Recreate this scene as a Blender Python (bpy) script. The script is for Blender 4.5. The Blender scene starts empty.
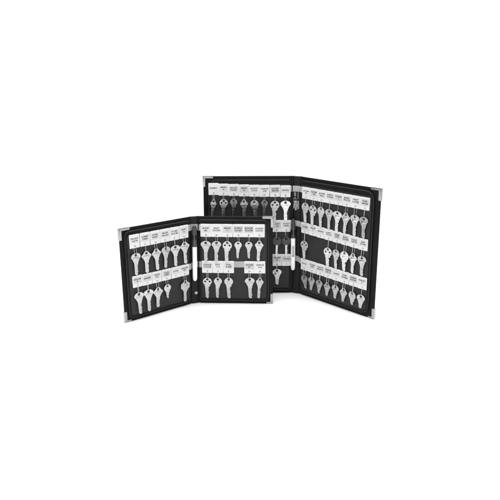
import bpy, bmesh, math, random
from mathutils import Matrix, Vector
R = math.radians
random.seed(7)
sc = bpy.context.scene

# ------------------------------------------------------------------ camera
cd = bpy.data.cameras.new('camera'); cam = bpy.data.objects.new('camera', cd)
sc.collection.objects.link(cam); sc.camera = cam
cd.sensor_width = 36.0; cd.lens = 36.0 * 580.33 / 500.0
cd.clip_start = .02; cd.clip_end = 100
cam.location = (0, 0, .5684); cam.rotation_euler = (R(90 - 16.467), 0, 0)

# ------------------------------------------------------------------ world (studio surround), lamps, exposure
w = bpy.data.worlds.new('World'); sc.world = w; w.use_nodes = True
bg = w.node_tree.nodes['Background']
bg.inputs[0].default_value = (1, 1, 1, 1); bg.inputs[1].default_value = .34
sc.view_settings.view_transform = 'Standard'; sc.view_settings.look = 'None'
sc.view_settings.exposure = 0; sc.view_settings.gamma = 1

def area(name, loc, target, sx, sy, watts):
    l = bpy.data.lights.new(name, 'AREA'); l.shape = 'RECTANGLE'; l.size = sx; l.size_y = sy; l.energy = watts
    o = bpy.data.objects.new(name, l); sc.collection.objects.link(o); o.location = loc
    o.rotation_euler = (Vector(target) - Vector(loc)).to_track_quat('-Z', 'Y').to_euler()
    return o
area('overhead_softbox', (0, 1.55, 2.3), (0, 1.6, 0), 3.6, 3.2, 150)
area('front_softbox', (-.40, -1.0, 1.30), (0, 1.4, .1), 1.2, .9, 14)
area('backdrop_fill', (0, 3.3, 3.4), (0, 5.4, .9), 4.0, .8, 95)  # added fill light, there only to whiten the backdrop

# ------------------------------------------------------------------ materials
def mat(name, base, rough=.5, metal=0, spec=.5, bump=None, var=0, coat=0):
    m = bpy.data.materials.new(name); m.use_nodes = True
    nt = m.node_tree; N = nt.nodes; L = nt.links; b = N['Principled BSDF']
    col = (base, base, base, 1) if isinstance(base, (int, float)) else (*base, 1)
    b.inputs['Base Color'].default_value = col
    b.inputs['Roughness'].default_value = rough; b.inputs['Metallic'].default_value = metal
    b.inputs['Specular IOR Level'].default_value = spec
    if coat: b.inputs['Coat Weight'].default_value = coat
    tc = N.new('ShaderNodeTexCoord')
    if var:
        n = N.new('ShaderNodeTexNoise'); n.inputs['Scale'].default_value = 60; n.inputs['Detail'].default_value = 6
        L.new(tc.outputs['Object'], n.inputs['Vector'])
        mr = N.new('ShaderNodeMapRange'); mr.inputs['From Min'].default_value = .3; mr.inputs['From Max'].default_value = .7
        mr.inputs['To Min'].default_value = 1 - var; mr.inputs['To Max'].default_value = 1 + var
        L.new(n.outputs['Fac'], mr.inputs['Value'])
        mx = N.new('ShaderNodeVectorMath'); mx.operation = 'SCALE'; mx.inputs[0].default_value = col[:3]
        L.new(mr.outputs['Result'], mx.inputs['Scale']); L.new(mx.outputs['Vector'], b.inputs['Base Color'])
        m2 = N.new('ShaderNodeMapRange'); m2.inputs['To Min'].default_value = max(.02, rough - .1); m2.inputs['To Max'].default_value = min(1, rough + .1)
        L.new(n.outputs['Fac'], m2.inputs['Value']); L.new(m2.outputs['Result'], b.inputs['Roughness'])
    if bump:
        kind, scale, dist = bump
        t = N.new('ShaderNodeTexVoronoi' if kind == 'grain' else 'ShaderNodeTexNoise'); t.inputs['Scale'].default_value = scale
        src = tc.outputs['Object']
        if kind == 'brush':
            mp = N.new('ShaderNodeMapping'); mp.inputs['Scale'].default_value = (1, 1, .08); L.new(src, mp.inputs['Vector']); src = mp.outputs['Vector']
        L.new(src, t.inputs['Vector'])
        bp = N.new('ShaderNodeBump'); bp.inputs['Distance'].default_value = dist; bp.inputs['Strength'].default_value = .6
        L.new(t.outputs[0], bp.inputs['Height']); L.new(bp.outputs['Normal'], b.inputs['Normal'])
        if kind in ('grain', 'brush'):          # broad creases in the vinyl, slight waviness of worn stamped metal
            t2 = N.new('ShaderNodeTexNoise'); t2.inputs['Scale'].default_value = 38 if kind == 'grain' else 170; t2.inputs['Detail'].default_value = 5
            L.new(tc.outputs['Object'], t2.inputs['Vector'])
            b2 = N.new('ShaderNodeBump'); b2.inputs['Distance'].default_value = .004 if kind == 'grain' else .0012; b2.inputs['Strength'].default_value = .6
            L.new(t2.outputs[0], b2.inputs['Height']); L.new(b2.outputs['Normal'], bp.inputs['Normal'])
    return m
M = dict(
    vinyl=mat('black_vinyl', .006, .5, 0, .12, ('grain', 900, .0003), .15),
    lining=mat('lining_fabric', .018, .62, 0, .3, ('grain', 1400, .0003), .12),
    spine=mat('spine_vinyl', .007, .5, 0, .22, ('grain', 900, .0003), .15),
    edge=mat('edge_binding', .016, .42, 0, .35, ('grain', 900, .0002), .15),
    strip=mat('strip_felt', .36, .9, 0, .2, ('noise', 1500, .0004), .10),
    plastic=mat('white_plastic', .61, .42, 0, .5, None, .03),
    ink=mat('black_ink', .035, .6, 0, .3),
    nickel=mat('corner_nickel', .33, .30, 1, .5, ('noise', 250, .0002), .05),
    wire=mat('wire_steel', .62, .28, 1),
    cap=mat('marker_cap_grey', .035, .35, 0, .5, None, .1),
    barrel=mat('marker_barrel_white', .80, .30, 0, .5, None, .02),
    pen_print=mat('pen_print_grey', .16, .5),
    mark=mat('emblem_print', .42, .6, 0, .4, ('noise', 900, .0003), .25),
    rubber=mat('black_key_head', .03, .45, 0, .5, ('noise', 700, .0002), .2),
    ground=mat('seamless_paper', .91, .9, 0, .1),
)
for i, v in enumerate((.47, .54, .60)): M['paper%d' % i] = mat('tag_paper', v, .8, 0, .2, ('noise', 1200, .0001), .05)
KM = {'mid': mat('key_mid_lit_tone', .40, .33, 1, .5, ('brush', 500, .0003), .08),  # tones of one key metal, each panel's light put into the colour
      'white': mat('key_lit_tone', .67, .34, 1, .5, ('brush', 500, .0003), .06),  # base lightened for the panel whose keys reflect less
      'pale': mat('key_pale_lit_tone', .45, .33, 1, .5, ('brush', 500, .0003), .08),
      'grey': mat('key_grey_and_shade_tone', .42, .30, 1, .5, ('brush', 500, .0003), .12),  # some keys' own grey, also shade of the low row as colour
      'dull': mat('dull_dark_key', .22, .30, 1, .5, ('brush', 500, .0003), .2)}

# ------------------------------------------------------------------ object helpers
def link(name, me, m=None, parent=None):
    o = bpy.data.objects.new(name, me); sc.collection.objects.link(o)
    if m is not None: me.materials.clear(); me.materials.append(m)
    if parent: o.parent = parent
    return o
def empty(name, mw):
    o = bpy.data.objects.new(name, None); sc.collection.objects.link(o); o.empty_display_size = .02
    o.matrix_world = mw
    return o
def tag(o, label, cat, group=None):
    o['label'] = label; o['category'] = cat
    if group: o['group'] = group
def bm_mesh(name, bm, smooth=True):
    bmesh.ops.recalc_face_normals(bm, faces=bm.faces)
    me = bpy.data.meshes.new(name); bm.to_mesh(me); bm.free()
    if smooth:
        me.polygons.foreach_set('use_smooth', [True] * len(me.polygons))
        me.set_sharp_from_angle(angle=R(35))
    return me
def rrect(s0, s1, z0, z1, rad, seg=6):
    rs = rad if isinstance(rad, (tuple, list)) else (rad,) * 4      # order: (s1,z0) (s1,z1) (s0,z1) (s0,z0)
    pts = []
    for (cx, cz, a0, r_, sx, sz) in ((s1, z0, -90, rs[0], -1, 1), (s1, z1, 0, rs[1], -1, -1), (s0, z1, 90, rs[2], 1, -1), (s0, z0, 180, rs[3], 1, 1)):
        if r_ < 1e-6: pts.append((cx, cz)); continue
        for k in range(seg + 1):
            a = R(a0 + 90 * k / seg)
            pts.append((cx + sx * r_ + r_ * math.cos(a), cz + sz * r_ + r_ * math.sin(a)))
    return pts
def inset(pts, d):
    n = len(pts); out = []
    for i in range(n):
        p0, p1, p2 = Vector(pts[i - 1]), Vector(pts[i]), Vector(pts[(i + 1) % n])
        e1 = (p1 - p0); e2 = (p2 - p1)
        if e1.length < 1e-9: e1 = e2
        if e2.length < 1e-9: e2 = e1
        e1.normalize(); e2.normalize()
        n1 = Vector((-e1.y, e1.x)); n2 = Vector((-e2.y, e2.x)); m_ = n1 + n2
        m_ = m_ / max(.3, m_.dot(n1))
        out.append(tuple(p1 + m_ * d))
    return out
def slab(bm, outline, n0, n1, bev, f, steps=3, radial=False):
    """closed slab of an outline (counter-clockwise) between depths n0 < n1 with rounded rims, mapped by f(s, z, n)"""
    rings = []
    for k in range(steps + 1):
        a = R(90 * k / steps); rings.append((bev * (1 - math.sin(a)), n0 + bev * (1 - math.cos(a))))
    for k in range(steps + 1):
        a = R(90 * k / steps); rings.append((bev * (1 - math.cos(a)), n1 - bev * (1 - math.sin(a))))
    vs = [[bm.verts.new(f(p[0], p[1], n)) for p in (inset(outline, d) if d > 1e-9 else outline)] for d, n in rings]
    m = len(outline)
    for a, b in zip(vs, vs[1:]):
        for i in range(m): bm.faces.new((a[i], a[(i + 1) % m], b[(i + 1) % m], b[i]))
    if not radial: bm.faces.new(vs[0][::-1]); bm.faces.new(vs[-1]); return
    cx = sum(p[0] for p in outline) / m; cz = (min(p[1] for p in outline) + max(p[1] for p in outline)) / 2
    cx = (min(p[0] for p in outline) + max(p[0] for p in outline)) / 2
    for ring, n in ((vs[0], n0), (vs[-1], n1)):
        rim = inset(outline, bev); prev = ring
        for q in (.9, .8, .7, .6, .5, .4, .3, .2, .1):
            cur = [bm.verts.new(f(cx + (p[0] - cx) * q, cz + (p[1] - cz) * q, n)) for p in rim]
            for i in range(m): bm.faces.new((prev[i], prev[(i + 1) % m], cur[(i + 1) % m], cur[i]))
            prev = cur
        c = bm.verts.new(f(cx, cz, n))
        for i in range(m): bm.faces.new((prev[i], prev[(i + 1) % m], c))
def subdiv(pts, step):
    out = []
    for i in range(len(pts)):
        a, b = Vector(pts[i]), Vector(pts[(i + 1) % len(pts)]); k = max(1, int((b - a).length / step))
        out += [tuple(a + (b - a) * (j / k)) for j in range(k)]
    return out
def tube(bm, pts, r, closed=False, seg=8):
    n = len(pts); rings = []
    for i, p in enumerate(pts):
        p = Vector(p)
        a = Vector(pts[i - 1]) if (i or closed) else p
        b = Vector(pts[(i + 1) % n]) if (i < n - 1 or closed) else p
        t = (b - a).normalized(); u = t.cross(Vector((0.13, 1, .07))).normalized(); v = t.cross(u)
        rings.append([bm.verts.new(p + (u * math.cos(2 * math.pi * k / seg) + v * math.sin(2 * math.pi * k / seg)) * r) for k in range(seg)])
    rr = rings + [rings[0]] if closed else rings
    for a, b in zip(rr, rr[1:]):
        for k in range(seg): bm.faces.new((a[k], a[(k + 1) % seg], b[(k + 1) % seg], b[k]))
    if not closed: bm.faces.new(rings[0][::-1]); bm.faces.new(rings[-1])
def lathe(bm, prof, cx=0, cy=0, seg=28):
    rings = [[bm.verts.new((cx + r * math.cos(2 * math.pi * k / seg), cy + r * math.sin(2 * math.pi * k / seg), z)) for k in range(seg)] for r, z in prof]
    for a, b in zip(rings, rings[1:]):
        for k in range(seg): bm.faces.new((a[k], a[(k + 1) % seg], b[(k + 1) % seg], b[k]))
    bm.faces.new(rings[0][::-1]); bm.faces.new(rings[-1])
def flat_curve(loops, thick, bev):
    """outline with real holes, extruded; x across, z up, y = depth"""
    cu = bpy.data.curves.new('tmp', 'CURVE'); cu.dimensions = '2D'; cu.fill_mode = 'BOTH'
    cu.extrude = max(1e-5, thick / 2 - bev); cu.bevel_depth = bev; cu.bevel_resolution = 1; cu.offset = -bev
    for lp in loops:
        sp = cu.splines.new('POLY'); sp.points.add(len(lp) - 1); sp.use_cyclic_u = True
        for q, (x, y) in zip(sp.points, lp): q.co = (x, y, 0, 1)
    o = bpy.data.objects.new('tmp', cu); sc.collection.objects.link(o)
    me = bpy.data.meshes.new_from_object(o.evaluated_get(bpy.context.evaluated_depsgraph_get()))
    bpy.data.objects.remove(o); bpy.data.curves.remove(cu)
    me.transform(Matrix.Rotation(R(90), 4, 'X'))
    me.polygons.foreach_set('use_smooth', [True] * len(me.polygons)); me.set_sharp_from_angle(angle=R(30))
    return me
def circle(cx, cz, r, n=20, sq=1.0):
    return [(cx + r * math.cos(2 * math.pi * k / n), cz + r * sq * math.sin(2 * math.pi * k / n)) for k in range(n)]
def text_mesh(lines, size, width):
    me_all = bmesh.new()
    for i, ln in enumerate(lines):
        cu = bpy.data.curves.new('tmp', 'FONT'); cu.body = ln; cu.size = size * 1.38; cu.align_x = 'CENTER'; cu.align_y = 'CENTER'
        cu.extrude = .00004; cu.offset = .00016; cu.resolution_u = 3
        o = bpy.data.objects.new('tmp', cu); sc.collection.objects.link(o)
        me = bpy.data.meshes.new_from_object(o.evaluated_get(bpy.context.evaluated_depsgraph_get()))
        bpy.data.objects.remove(o); bpy.data.curves.remove(cu)
        xs = [v.co.x for v in me.vertices]; wd = max(xs) - min(xs)
        k = min(1.15, width / max(wd, 1e-6))
        y = ((len(lines) - 1) / 2 - i) * size * 1.45
        me.transform(Matrix.Translation((0, y, 0)) @ Matrix.Diagonal((k, min(1, .55 + .5 * k), 1, 1)))
        me_all.from_mesh(me); bpy.data.meshes.remove(me)
    me = bpy.data.meshes.new('lettering'); me_all.to_mesh(me); me_all.free()
    me.transform(Matrix.Rotation(R(90), 4, 'X'))
    return me

# ------------------------------------------------------------------ setting: seamless white paper, floor curving up into the back
def ground():
    bm = bmesh.new(); prof = [(-2.5, -.0010)]
    y0, r = 4.2, 1.4
    for y in (0, .8, 1.6, 2.4, 3.2, 4.2): prof.append((y, -.0010))
    for k in range(1, 17):
        a = R(90 * k / 16); prof.append((y0 + r * math.sin(a), -.0010 + r * (1 - math.cos(a))))
    prof.append((y0 + r, 4.2))
    rows = [[bm.verts.new((x, y, z)) for x in (-5, -2, 0, 2, 5)] for y, z in prof]
    for a, b in zip(rows, rows[1:]):
        for i in range(4): bm.faces.new((a[i], a[i + 1], b[i + 1], b[i]))
    o = link('ground', bm_mesh('ground', bm), M['ground']); o['kind'] = 'structure'
ground()

# ------------------------------------------------------------------ wing frames: corners (hinge/outer, bottom/top) measured in metres
class Wing:
    def __init__(s, hb, ht, ob, ot, W, H, side):
        s.c = [Vector(v) for v in (hb, ht, ob, ot)]; s.W, s.H, s.side = W, H, side
        d = s.c[2] - s.c[0]; d.normalize(); n = Vector((d.y, -d.x, 0))
        s.n = n if n.y < 0 else -n
    def __call__(s, a, z, n):
        u, v = a / s.W, z / s.H
        hb, ht, ob, ot = s.c
        return hb * (1 - u) * (1 - v) + ob * u * (1 - v) + ht * (1 - u) * v + ot * u * v + s.n * n
    def frame(s, a, z, n, roll=0, yaw=0):
        """local x = towards the viewer's right, y = into the panel, z = up"""
        e = .001; o = s(a, z, n)
        up = (s(a, z + e, n) - o).normalized(); x = (s(a + e, z, n) - o).normalized()
        if s.side == 'L': x = -x
        y = up.cross(x).normalized(); x = y.cross(up)
        m = Matrix((x, y, up)).transposed().to_4x4(); m.translation = o
        return m @ Matrix.Rotation(R(roll), 4, 'Y') @ Matrix.Rotation(R(yaw), 4, 'Z')
mir = lambda f, side: f

WS = {('s', 'L'): Wing((-.1556, 1.4255, 0), (-.1522, 1.4256, .234), (-.3021, 1.3013, 0), (-.3034, 1.3007, .234), .1921, .234, 'L'),
      ('s', 'R'): Wing((-.1339, 1.4330, 0), (-.1305, 1.4332, .234), (.0591, 1.4267, 0), (.0577, 1.4269, .234), .1931, .234, 'R'),
      ('b', 'L'): Wing((.1144, 1.5088, 0), (.1098, 1.5091, .3241), (-.1242, 1.5043, 0), (-.1224, 1.5043, .3241), .2387, .3241, 'L'),
      ('b', 'R'): Wing((.1378, 1.4990, 0), (.1332, 1.4992, .3241), (.3035, 1.3230, 0), (.3020, 1.3237, .3241), .2417, .3241, 'R')}

ORD = ['first', 'second', 'third', 'fourth', 'fifth', 'sixth', 'seventh', 'eighth']
PAD = .0045                                     # front of the padded lining above the cover's front plane
STRIP = PAD + .0010
TAGN = STRIP + .0012                            # middle of a tag plate
KEYN = TAGN + .0022

# rows: (tag top z, tag bottom z) at hinge and at outer edge, in metres
def build_case(k, name, label, strips, strip_h, tin, tout, rad, cols_end):
    wl, wr = WS[k, 'L'], WS[k, 'R']
    base = (wl.c[0] + wr.c[0]) / 2
    root = empty(name, Matrix.Translation((base.x, base.y, -.0010)))
    tag(root, label, 'key case')
    bpy.context.view_layer.update(); inv = root.matrix_world.inverted()
    def part(nm, bm, m, smooth=True):
        me = bm_mesh(nm, bm, smooth); me.transform(inv); return link(nm, me, m, root)
    H = wl.H
    for wg in (wl, wr):
        W = wg.W
        bm = bmesh.new(); slab(bm, subdiv(rrect(.0005, W, -.0009, H, (.004, .004, .002, .002)), .02), -.0055, 0, .0018, wg, 3, True); part('cover_panel', bm, M['vinyl'])
        # raised padded lining with rounded outer corners
        bm = bmesh.new(); slab(bm, subdiv(rrect(.004, W - tout, tin, H - tin, (rad, rad, .004, .004), 8), .02), -.0004, PAD, .0022, wg, 4, True)
        pad = part('padded_lining', bm, M['vinyl'])
        # piped rim round the lining
        o_ = inset(subdiv(rrect(.004, W - tout, tin, H - tin, (rad, rad, .004, .004), 8), .02), .0001)
        bm = bmesh.new(); tube(bm, [wg(a, z, PAD - .0012) for a, z in o_], .0010, True); 
        me = bm_mesh('piping', bm); me.transform(inv); link('piping', me, M['edge'], pad)
        # thin fabric field let into the lining behind the keys
        bm = bmesh.new(); slab(bm, subdiv(rrect(.007, W - tout - .0055, tin + .0065, H - tin - .011, (rad * .6, .003, .003, .003), 5), .02), PAD - .0004, PAD + .0005, .0003, wg, 1, True)
        me = bm_mesh('fabric_field', bm); me.transform(inv); link('fabric_field', me, M['lining'], pad)
        for (h0, h1) in strips[wg.side]:
            f = lambda a, z, n, h0=h0, h1=h1: wg(a, z + h0 + (h1 - h0) * a / W, n)
            bm = bmesh.new(); slab(bm, rrect(.0012, cols_end[wg.side], -strip_h, -.0012, .0006, 2), PAD - .0003, STRIP, .0003, f, 1)
            part('holding_strip', bm, M['strip'])
        for top in (1, 0):                      # nickel corner guards: folded L round the board's outer corner
            aw, ah, tw = (.027, .028, .0052) if top else (.016, .027, .0045)
            p = [(W + .0013, -.0010), (W + .0013, ah), (W - .0054, ah), (W - .0054, tw), (W - aw, tw), (W - aw, -.0010)]
            if top: p = [(a, H - z) for a, z in p][::-1]
            bm = bmesh.new(); slab(bm, p, -.0070, .0012, .0008, wg, 2); part('corner_guard', bm, M['nickel'])
    # spine: flat board between the two hinge grooves, its lower end resting on the surface
    hl, hr = wl, wr
    def spf(a, z, n):
        v = z / H; A = hl.c[0] * (1 - v) + hl.c[1] * v; B = hr.c[0] * (1 - v) + hr.c[1] * v
        d = (B - A); nn = Vector((d.y, -d.x, 0)).normalized(); nn = nn if nn.y < 0 else -nn
        return A + d * a + nn * n
    bm = bmesh.new()
    n_ = 28; prof = []
    for i in range(n_ + 1):                    # hinge grooves either side of a gently bowed spine
        a = -.10 + 1.20 * i / n_
        g = -.0016 * (math.exp(-((a - .08) / .06) ** 2) + math.exp(-((a - .92) / .06) ** 2))
        prof.append((a, -.0012 + g + .0008 * math.sin(max(0, min(1, a)) * math.pi)))
    zs = [-.0010, -.0003, .004, H * .25, H * .5, H * .75, H - .004, H - .0010, H]
    fr = [[bm.verts.new(spf(a, z, n - (.0012 if z < -.0009 or z > H - .0005 else 0))) for a, n in prof] for z in zs]
    bk = [[bm.verts.new(spf(a, z, -.0064 + (.0012 if z < -.0009 or z > H - .0005 else 0))) for a, n in prof] for z in zs]
    for s_ in (fr, bk):
        for a, b in zip(s_, s_[1:]):
            for i in range(n_): bm.faces.new((a[i], a[i + 1], b[i + 1], b[i]))
    for j in (0, -1):
        for i in range(n_): bm.faces.new((fr[j][i], fr[j][i + 1], bk[j][i + 1], bk[j][i]))
    for i in (0, -1):
        for j in range(len(zs) - 1): bm.faces.new((fr[j][i], fr[j + 1][i], bk[j + 1][i], bk[j][i]))
    part('spine', bm, M['spine'])
    for (hz, _), (hz2, _) in zip(strips['L'], strips['R']):
        bm = bmesh.new(); slab(bm, rrect(.10, .90, -strip_h, -.0012, 0.0004, 2), 0, .0010, .0002, lambda a, z, n: spf(a, z + hz + (hz2 - hz) * a, n), 1)
        part('holding_strip', bm, M['strip'])
    return root, spf, inv

small_rows = {'R': [(.2150, .2150), (.1172, .1185)], 'L': [(.2165, .2165), (.1135, .1140)]}
big_rows = {'L': [(.3000, .3070), (.2075, .2085), (.1130, .1150)], 'R': [(.3005, .3005), (.2065, .1985), (.1065, .1025)]}
small_case, spf_s, inv_s = build_case('s', 'key_case', 'small open black key case standing in front, two rows of keys per panel',
    small_rows, .0175, .0085, .0105, .013, {'R': .170, 'L': .170})
big_case, spf_b, inv_b = build_case('b', 'key_case', 'large open black key case standing behind, three rows of keys per panel',
    big_rows, .0165, .0095, .0150, .020, {'R': .218, 'L': .222})

# ------------------------------------------------------------------ tags
TW, TAGCACHE = {}, {}
def plate_mesh(wd, ht):
    key = (round(wd, 4), round(ht, 4))
    if key not in TAGCACHE:
        TAGCACHE[key] = flat_curve([rrect(-wd / 2, wd / 2, -ht, 0, .0016, 3), circle(0, -ht + .0052, .0013, 14)], .0014, .0003)
    return TAGCACHE[key]
PCACHE = {}
def paper_mesh(wd, ht, k):
    key = (wd, ht, k)
    if key not in PCACHE:
        bm = bmesh.new(); slab(bm, rrect(-wd / 2, wd / 2, -ht, 0, .0006, 2), 0, .0002, .00005, lambda a, z, n: Vector((a, -n, z)), 1)
        me = bm_mesh('paper_insert', bm, False); me.materials.append(M['paper%d' % k]); PCACHE[key] = me
    return PCACHE[key]
def hook_mesh(length, gap, yaw):
    """closed wire loop from the tag hole down through the key's hole"""
    bm = bmesh.new(); w_ = .0027; pts = []
    n = 10; cy = math.cos(R(yaw)); sy = math.sin(R(yaw))
    for k in range(n + 1):
        a = math.pi * k / n; pts.append((w_ * math.cos(a), w_ * .8 * math.sin(a)))
    for k in range(n + 1):
        a = math.pi * (1 + k / n); pts.append((w_ * math.cos(a), -length + w_ * .8 + w_ * math.sin(a) * .9))
    P = []
    for x, z in pts:
        t = min(1, max(0, -z / length)); P.append((x * cy, x * sy - gap * t - .0002, z + .0006))
    tube(bm, P, .00042, True, 7)
    return bm_mesh('wire_hook', bm)
def make_tag(cs, side, a, ztop, wd, ht, lines, holez, label, group):
    wg = WS[cs, side]
    roll = random.uniform(-.8, .8)
    t = empty('key_tag', wg.frame(a, ztop, TAGN, roll)); tag(t, label, 'key tag', group)
    link('tag_plate', plate_mesh(wd, ht), M['plastic'], t)
    pk = random.choice((0, 1, 1, 2)); pw, ph = round(wd - .0044, 4), round(ht * .52, 4)
    p = bpy.data.objects.new('paper_insert', paper_mesh(pw, ph, pk)); sc.collection.objects.link(p); p.parent = t
    p.location = (0, -.00072, -ht * .145)
    lt = link('lettering', text_mesh(lines, ht * .12, pw * .90), M['ink'], p)
    lt.location = (random.uniform(-.0008, .0008), -.00030, -ph * .5 + random.uniform(-.0005, .0005))
    if holez is not None:
        hk = link('wire_hook', hook_mesh((ztop - ht + .0052) - holez + .0012, KEYN - TAGN, random.choice((-1, 1)) * random.uniform(40, 62)), M['wire'], t)
        hk.location = (0, 0, -ht + .0052)
    return t

# ------------------------------------------------------------------ keys (origin at the hanging hole, blade pointing down)
def blade(L, hw, teeth_seed, x0=0):
    rr = random.Random(teeth_seed)
    right, left = [], []
    z = -L; tip = .004
    left = [(-hw, -.0), (-hw, -L + tip), (-hw * .2, -L)]
    right = [(hw * .35, -L + .0006), (hw * .75, -L + tip * .8)]
    zz = -L + tip * 1.3
    while zz < -.0235:
        d = rr.uniform(.15, .62); right += [(hw * (1 - d), zz + .0011), (hw * (1 - d), zz + .0018), (hw * rr.uniform(.9, 1), zz + .0030)]; zz += .0034
    return left, right
def key_outline(kind, bw, L, seed):
    """CCW outline(s): kind of bow, bow width bw, length L from hole to tip"""
    hw = min(.0051, bw * .205) if kind != 'small' else .0035
    left, right = blade(L, hw, seed)
    h = bw / 2; holes = []
    if kind == 'round':
        c = -h + .0052; r = h; hr = .0032; holes = [circle(0, 0, hr)]
    elif kind == 'trefoil':
        c = -h + .0048; holes = [circle(0, -.0002, .0031), circle(-h * .5, c + .0004, .0023, 14), circle(h * .5, c + .0004, .0023, 14)]
    elif kind == 'small':
        c = -h + .0048; holes = [circle(0, -.0006, .0030, 18, .75)]
    if kind in ('round', 'trefoil', 'small'):
        a1 = -math.asin(min(.9, hw * 1.15 / h))
        arc = []
        for k in range(33):
            a = R(-90) + math.asin(min(.9, hw * 1.25 / h)) + (2 * math.pi - 2 * math.asin(min(.9, hw * 1.25 / h))) * k / 32
            arc.append((h * math.cos(a) * 1.0, c + h * math.sin(a) * .96))
        zb = c - h
        neck_r = [(hw * 1.35, zb - .0012), (hw * 1.8, zb + .0006)]
        neck_l = [(-x, z) for x, z in neck_r[::-1]]
        arc = [p for p in arc if p[1] > zb + .0016]
        top_r, top_l = neck_r, neck_l
        body = top_r + arc + top_l
    elif kind == 'shoulder':                     # narrow rounded top, wide shoulders, sides drawn in to the blade
        holes = [circle(0, -.0004, .0032)]
        body = [(hw, -.0245), (hw * 1.1, -.0200), (hw * 1.5, -.0164), (h * .74, -.0122), (h * .97, -.0088), (h, -.0066), (h * .92, -.0046),
                (h * .62, -.0016), (h * .48, .0014), (h * .36, .0036), (h * .18, .0048)]
        body += [(-x, z) for x, z in body[::-1]]
    elif kind == 'wedge':                        # broad rounded top tapering down like a fan
        holes = [circle(0, -.0006, .0033)]
        body = [(hw, -.0245), (hw * 1.12, -.0195), (hw * 1.5, -.0158), (h * .72, -.0114), (h, -.0070), (h * 1.0, -.0030), (h * .88, .0002), (h * .62, .0026), (h * .30, .0042)]
        body += [(-x, z) for x, z in body[::-1]]
    elif kind == 'square':                       # large blocky eight-sided bow
        holes = [circle(0, -.0004, .0032)]
        body = [(hw * 1.05, -.0262), (hw * 1.3, -.0235), (h * .62, -.0205), (h * .97, -.0165), (h, -.0150), (h, -.0058), (h * .93, -.0040), (h * .45, -.0010), (h * .36, .0030), (h * .2, .0045)]
        body += [(-x, z) for x, z in body[::-1]]
    zt = min(p[1] for p in body)
    right = [p for p in right if p[1] < zt - .0008]
    left = [p for p in left if p[1] < zt - .0008][::1]
    out = left + right + body
    return [out] + holes
KC = {}
def key_mesh(kind, bw, L, seed):
    key = (kind, round(bw, 4), round(L, 4), seed)
    if key in KC: return KC[key]
    me = flat_curve(key_outline(kind, bw, L, seed), .0021, .00035)
    # milled warding groove along the blade and a pressed panel on the bow, as raised ribs of the same metal
    bm = bmesh.new(); bm.from_mesh(me)
    hw = .0049 if kind != 'small' else .0031
    f = lambda a, z, n: Vector((a, -n, z))
    slab(bm, rrect(-hw * .80, -hw * .30, -L + .0045, -.0235, .0004, 2), .0009, .0017, .0003, f, 1)
    slab(bm, rrect(-hw * .05, hw * .18, -L + .0050, -.0225, .0002, 2), .0009, .0016, .0002, f, 1)
    if kind in ('square', 'wedge', 'shoulder'):
        slab(bm, rrect(-bw * .28, bw * .28, -.0132, -.0060, .0022, 3), .0009, .0019, .0006, f, 2)
    if kind == 'round':
        slab(bm, circle(0, -bw / 2 + .0030, bw * .22, 18, .55), .0009, .0018, .0005, f, 2)
    me2 = bpy.data.meshes.new('key'); bm.to_mesh(me2); bm.free()
    me2.polygons.foreach_set('use_smooth', [True] * len(me2.polygons)); me2.set_sharp_from_angle(angle=R(30))
    KC[key] = me2
    return me2
LOOK = {'round': 'round-bowed', 'trefoil': 'three-hole round', 'small': 'small round', 'shoulder': 'shouldered', 'wedge': 'fan-shaped', 'square': 'broad blocky'}
TONE = {'white': 'bright', 'pale': 'bright silver', 'mid': 'silver', 'grey': 'grey', 'dull': 'dull dark'}
def make_key(cs, side, a, holez, kind, bw, L, tone, label, group, roll=0, seed=1):
    wg = WS[cs, side]
    if kind == 'head':
        k = empty('key', wg.frame(a, holez, KEYN, roll)); tag(k, label, 'key', group)
        h = bw / 2
        me = flat_curve([[(h * .45, -.0190), (h * .8, -.0165), (h, -.0110), (h, -.0040), (h * .8, .0010), (h * .4, .0036), (-h * .4, .0036), (-h * .8, .0010), (-h, -.0040), (-h, -.0110), (-h * .8, -.0165), (-h * .45, -.0190)][::1],
                         circle(0, -.0006, .0030)], .0042, .0012)
        link('key_head', me, M['rubber'], k)
        left, right = blade(L, .0034, seed)
        right = [p for p in right if p[1] < -.0195]; left = [(-.0034, -.0170), (-.0034, -L + .004), (-.0008, -L)]
        link('blade', flat_curve([left + right + [(.0034, -.0170)]], .0020, .0003), KM['grey'], k)
        return k
    me = key_mesh(kind, bw, L, seed).copy()
    k = link('key', me, KM[tone]); k.matrix_world = wg.frame(a, holez, KEYN, roll + random.uniform(-2.2, 2.2), random.uniform(-5, 5)); tag(k, label, 'key', group)
    return k

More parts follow.
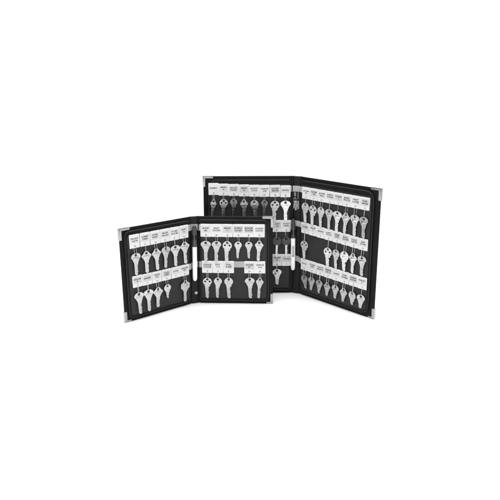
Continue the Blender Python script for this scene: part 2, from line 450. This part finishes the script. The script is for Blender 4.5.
CN = {'s': 'small', 'b': 'large'}; SN = {'L': 'left', 'R': 'right'}
def row(cs, side, rname, cols, ztops, ht, wd, texts, keys, total=None, start=0):
    """cols: positions from the viewer's left to right; keys: None or (kind, width, length, tone, hole z, roll)"""
    for i, (a, zt, tx, ky) in enumerate(zip(cols, ztops, texts, keys)):
        where = '%s row, %s case, %s panel' % (rname, CN[cs], SN[side])
        nth = ORD[i] if not start else ('left tag of the pair beside the marker', 'right tag of the pair beside the marker')[i]
        make_tag(cs, side, a / 1000, zt / 1000, wd, ht, tx, None if ky is None else ky[4] / 1000,
                 ('white tag reading %s, %s in %s%s' % (' '.join(tx), nth, where, '' if ky else ', no key')) if not start else 'white tag reading %s, %s, %s row' % (' '.join(tx), nth, rname), 'tags in the %s key case' % CN[cs])
        if ky is None: continue
        kind, bw, L, tone, hz, roll = ky
        off = 0
        if kind == 'head': lab = 'black-headed key, %s in %s' % ('left of two' if i == 0 else 'right of two', where)
        elif start: lab = '%s %s key hanging alone below the marker side of the large case, bottom row' % (TONE[tone], LOOK[kind])
        else: lab = '%s %s key, %s from left in %s' % (TONE[tone], LOOK[kind], nth, where)
        make_key(cs, side, a / 1000, hz / 1000, kind, bw / 1000, L / 1000, tone, lab, 'keys in the %s key case' % CN[cs], roll, seed=hash((cs, side, rname, i)) % 5 if False else (i * 7 + len(rname) * 3 + ord(cs) + ord(side)) % 6)

# small case, right panel
row('s', 'R', 'top', [19.4, 47.2, 75.4, 103.6, 131, 158.3], [216] * 6, .0340, .0274,
    [('SHOP', '#2'), ('EAST', 'DOOR'), ('MAIN', '1'), ('SUPPLY', 'CLOSET'), ('BOILER', 'ROOM'), ('LOADING', 'DOCK')],
    [('wedge', 26, 53, 'mid', 167.5, 1), ('wedge', 24, 54, 'mid', 167.5, 0), ('trefoil', 24, 54, 'pale', 167.5, 0),
     ('small', 19, 41, 'grey', 166.7, 1), ('small', 19, 41, 'mid', 166.9, -1), ('shoulder', 22, 50, 'pale', 169, 4)])
row('s', 'R', 'bottom', [22.6, 50.4, 78.4, 133.2, 160.0], [118.3] * 5, .0330, .0274,
    [('GARAGE', 'DOOR'), ('EXIT', 'C-3'), ('FUEL', 'PUMP'), ('ROOM', '27'), ('OFFICE', '4-A')],
    [('trefoil', 23, 53, 'mid', 69, 0), ('round', 21, 52, 'mid', 69, 1), ('round', 23, 53, 'mid', 69.2, 0),
     ('wedge', 25, 53, 'mid', 70, -3), ('shoulder', 20, 53, 'mid', 70, 2)])
# small case, left panel
row('s', 'L', 'top', [158.6, 130.6, 103.6, 76.6, 49.6, 22.6], [217.2] * 6, .0335, .0268,
    [('FRONT', 'GATE'), ('LOBBY', 'DESK'), ('STAIR', 'WEST'), ('BACK', 'HALLWAY'), ('STORE', 'ROOM'), ('UNIT', '12')],
    [('wedge', 26, 51, 'pale', 167.6, 0), ('shoulder', 26.5, 51, 'pale', 167, 1), ('shoulder', 26, 51, 'pale', 168, -1),
     ('wedge', 26, 51, 'pale', 168.4, 0), ('wedge', 26.5, 51, 'pale', 167, 1), ('shoulder', 27.5, 54, 'pale', 170.5, -2)])
row('s', 'L', 'bottom', [156.6, 130.0, 103.0, 76.0, 49.0, 22.4], [115, 114.3, 114, 114, 114, 114], .0295, .0264,
    [('CELLAR', 'A'), ('ANNEX',), ('DRIVE', 'B-2'), ('TOOL', 'SHED'), ('ATTIC',), ('MASTER', 'SET')],
    [('wedge', 25.5, 52.5, 'pale', 68, -2), ('wedge', 26.5, 53, 'pale', 69, 0), ('shoulder', 27.5, 48, 'pale', 68, 0),
     ('small', 20, 33, 'grey', 70, 0), None, ('square', 27.5, 54, 'pale', 68.5, 0)])
# large case, left panel (the lower rows show only beside the small case)
row('b', 'L', 'top', [210.8, 184, 157, 129.7, 102, 74.7, 46.4, 17.8], [307.4, 305.6, 304.6, 303.4, 302.4, 301.9, 301.7, 300.6], .0315, .0266,
    [('BASEMENT',), ('MAIN', 'A'), ('ELEVATOR', 'PANEL'), ('MAIN', 'B'), ('SIDE ENTRY', 'LOCK'), ('COMPUTER', 'LAB'), ('WATER', 'METER'), ('CAFETERIA',)],
    [('shoulder', 16, 47, 'grey', 260.5, 5), ('trefoil', 22, 50, 'grey', 261, 0), ('round', 19, 48, 'dull', 261, -1), ('shoulder', 21, 48, 'pale', 259.5, 0),
     ('round', 22, 48, 'grey', 257.5, -4), ('round', 17, 46, 'dull', 257, 2), ('trefoil', 24, 50, 'pale', 256, 0), ('wedge', 27, 50, 'white', 256, 0)])
row('b', 'L', 'middle', [40.5, 15.6], [207.7, 207.7], .0325, .0250, [('LOT', '16'), ('SECURITY', 'DESK')],
    [('head', 24, 54, 'grey', 158, 1), ('head', 24, 54, 'grey', 158, -1)], start=6)
row('b', 'L', 'bottom', [40.5, 14.4], [113.3, 113.3], .0335, .0252, [('CRANE', '6'), ('KITCHEN',)],
    [('wedge', 25, 41, 'grey', 67.5, 0), None], start=6)
# large case, right panel
cb = [23 + 26.05 * i for i in range(8)]
row('b', 'R', 'top', cb, [300.2] * 8, .0308, .0259,
    [('ROOM', '101'), ('ROOM', '102'), ('LECTURE', 'HALL'), ('SUPPLY', 'STORAGE'), ('STUDIO', '7'), ('MUSIC', 'PRACTICE'), ('PAINT', 'LOCKER'), ('FUSE', 'CUPBOARD')],
    [('round', 24, 50, 'white', 255, 0), ('trefoil', 25, 50, 'white', 252.5, 0), ('round', 23, 50, 'white', 252, 1), ('wedge', 26, 49, 'white', 250.8, 0),
     ('wedge', 26, 49, 'white', 250, 0), ('shoulder', 26, 49, 'white', 250, 1), ('wedge', 26, 49, 'white', 249.6, 0), ('wedge', 25, 49, 'pale', 249, -2)])
row('b', 'R', 'middle', [21.4 + (26.2 + .15) * i for i in range(8)], [206 - .95 * i for i in range(8)], .0292, .0261,
    [('CHAPEL',), ('TELLER', '3'), ('DARKROOM',), ('SUPPLY', 'TRUCK'), ('PRESS', 'BOX'), ('BOAT', 'HOUSE'), ('TICKET', 'OFFICE'), ('SIDE', 'DOOR')],
    [('trefoil', 24, 48, 'white', 153, 0), None, None, ('trefoil', 25, 47, 'white', 151, 0), ('round', 23, 47, 'white', 151, 0),
     ('round', 26, 47, 'white', 152, 1), ('shoulder', 25, 47, 'white', 152.5, 0), ('wedge', 25, 47, 'pale', 152, 0)])
row('b', 'R', 'bottom', [21.8 + 26.7 * i for i in range(8)], [106.2 - .5 * i for i in range(8)], .0315, .0264,
    [('VAULT',), ('STAGE', 'LEFT'), ('PROJECTOR', 'BOOTH'), ('FREEZER', 'NO. 5'), ('LAUNDRY',), ('GYM', 'LOCKERS'), ('GREEN', 'HOUSE'), ('PANTRY', '9')],
    [('wedge', 22, 33, 'grey', 57, -14), ('wedge', 22, 33, 'pale', 58, 0), ('wedge', 23, 33, 'grey', 57, 0), ('shoulder', 23, 33, 'pale', 57, 0),
     ('wedge', 23, 33, 'pale', 57, 0), ('shoulder', 23, 33, 'grey', 56, 2), ('round', 23, 31, 'pale', 53.5, 0), ('wedge', 23, 32, 'pale', 53, 0)])

# ------------------------------------------------------------------ marker pens held on the spines
def marker(spf, a, z_top, L, rad, label, capfrac, tiplen, roll):
    o = spf(a, z_top, rad + .0036); u = (spf(a, z_top, 0) - spf(a, z_top - .01, 0)).normalized()
    m = Vector((0, 0, 1)).rotation_difference(u).to_matrix().to_4x4(); m.translation = o
    m = m @ Matrix.Rotation(R(roll), 4, 'Y')
    root = empty('marker_pen', m); tag(root, label, 'marker')
    cz = -L * capfrac
    bm = bmesh.new(); r = rad
    lathe(bm, [(r * .45, .0), (r * .62, -.0008), (r * .70, -.004), (r * .78, -tiplen), (r * .92, -tiplen - .0015), (r * 1.0, -tiplen - .004), (r * 1.02, cz + .0006), (r * .98, cz)])
    cap = link('cap', bm_mesh('cap', bm), M['cap'], root)
    bm = bmesh.new(); slab(bm, rrect(-.0016, .0016, cz + .004, -.004, .0012, 3), r * .7, r + .0016, .0005, lambda x, z, n: Vector((x + .000, -n, z)), 2)
    link('clip', bm_mesh('clip', bm), M['cap'], cap)
    bm = bmesh.new()
    lathe(bm, [(r * .90, cz - .0002), (r * .96, cz - .001), (r * .97, -L + .016), (r * .92, -L + .008), (r * .80, -L + .0035), (r * .55, -L + .0008), (r * .3, -L)])
    link('barrel', bm_mesh('barrel', bm), M['barrel'], root)
    return root
marker(spf_s, .42, .2125, .147, .0062, 'white and grey marker pen clipped upright to the small case spine', .37, .003, 0)
pen_b = marker(spf_b, .30, .2120, .143, .0063, 'white and grey marker pen clipped upright to the large case spine', .365, .012, 0)
pen_words = text_mesh(['MARKER'], .0052, .045); pen_words.transform(Matrix.Rotation(R(-90), 4, 'Y'))
lt = link('barrel_print', pen_words, M['pen_print'], [c for c in pen_b.children if c.name.startswith('barrel')][0]); lt.location = (0, -.0064, -.088)

def case_part(root, inv, nm, bm, m, smooth=True):
    me = bm_mesh(nm, bm, smooth); me.transform(inv); return link(nm, me, m, root)
# elastic loops that hold the pens
for root, spf, inv, a, z, r in ((small_case, spf_s, inv_s, .42, .183, .0062), (big_case, spf_b, inv_b, .30, .176, .0063)):
    bm = bmesh.new(); c = spf(a, z, r + .0036); d = (spf(a + .5, z, 0) - spf(a - .5, z, 0)).normalized(); nn = (spf(a, z, 1) - spf(a, z, 0)).normalized()
    pts = []
    rows_ = []
    for k in range(25):
        t = R(-52 + 284 * k / 24); rr = r * 1.02 + .0005
        rows_.append([c + (d * math.cos(t) + nn * math.sin(t)) * q + Vector((0, 0, dz)) for q, dz in ((rr, -.006), (rr + .0008, -.0058), (rr + .0008, .0058), (rr, .006))])
    vr = [[bm.verts.new(p) for p in rw] for rw in rows_]
    for A, B in zip(vr, vr[1:]):
        for i in range(4): bm.faces.new((A[i], A[(i + 1) % 4], B[(i + 1) % 4], B[i]))
    bm.faces.new(vr[0]); bm.faces.new(vr[-1][::-1])
    case_part(root, inv, 'pen_loop', bm, M['spine'])
# snap button low on the small case's spine
bm = bmesh.new()
lathe(bm, [(.0042, 0), (.0044, .0006), (.0040, .0014), (.0028, .0019), (.0012, .0021)])
me = bm_mesh('snap_button', bm)
o = spf_s(.64, .0285, -.0006); nn = (spf_s(.5, .03, 1) - spf_s(.5, .03, 0)).normalized()
me.transform(inv_s @ Matrix.Translation(o) @ Vector((0, 0, 1)).rotation_difference(nn).to_matrix().to_4x4())
link('snap_button', me, KM['grey'], small_case)
# pale printed mark high on the large case's spine: two short bars, a small arch, a long bar and three columns of blocks
bm = bmesh.new()
def blk(a0, a1, z0, z1): slab(bm, rrect(a0, a1, z0, z1, .00002, 1), -.0003, .0004, .00005, lambda a, z, n: spf_b(a, z, n), 1)
zt = .2815
blk(.235, .285, zt - .010, zt + .001); blk(.375, .435, zt - .011, zt); blk(.66, .70, zt - .017, zt + .001)
for i in range(7):
    t = R(30 * i); blk(.33 + .13 * math.cos(t) - .02, .33 + .13 * math.cos(t) + .02, zt - .020 + .0045 * math.sin(t), zt - .018 + .0045 * math.sin(t))
rg = random.Random(5)
for c0, c1 in ((.19, .31), (.36, .50), (.54, .62), (.66, .78)):
    z = zt - .0225
    while z > zt - .044:
        hgt = rg.uniform(.0022, .0042); blk(c0 + rg.uniform(-.015, .015), c1 + rg.uniform(-.015, .015), z - hgt, z); z -= hgt + rg.uniform(.0006, .0014)
case_part(big_case, inv_b, 'printed_mark', bm, M['mark'], False)
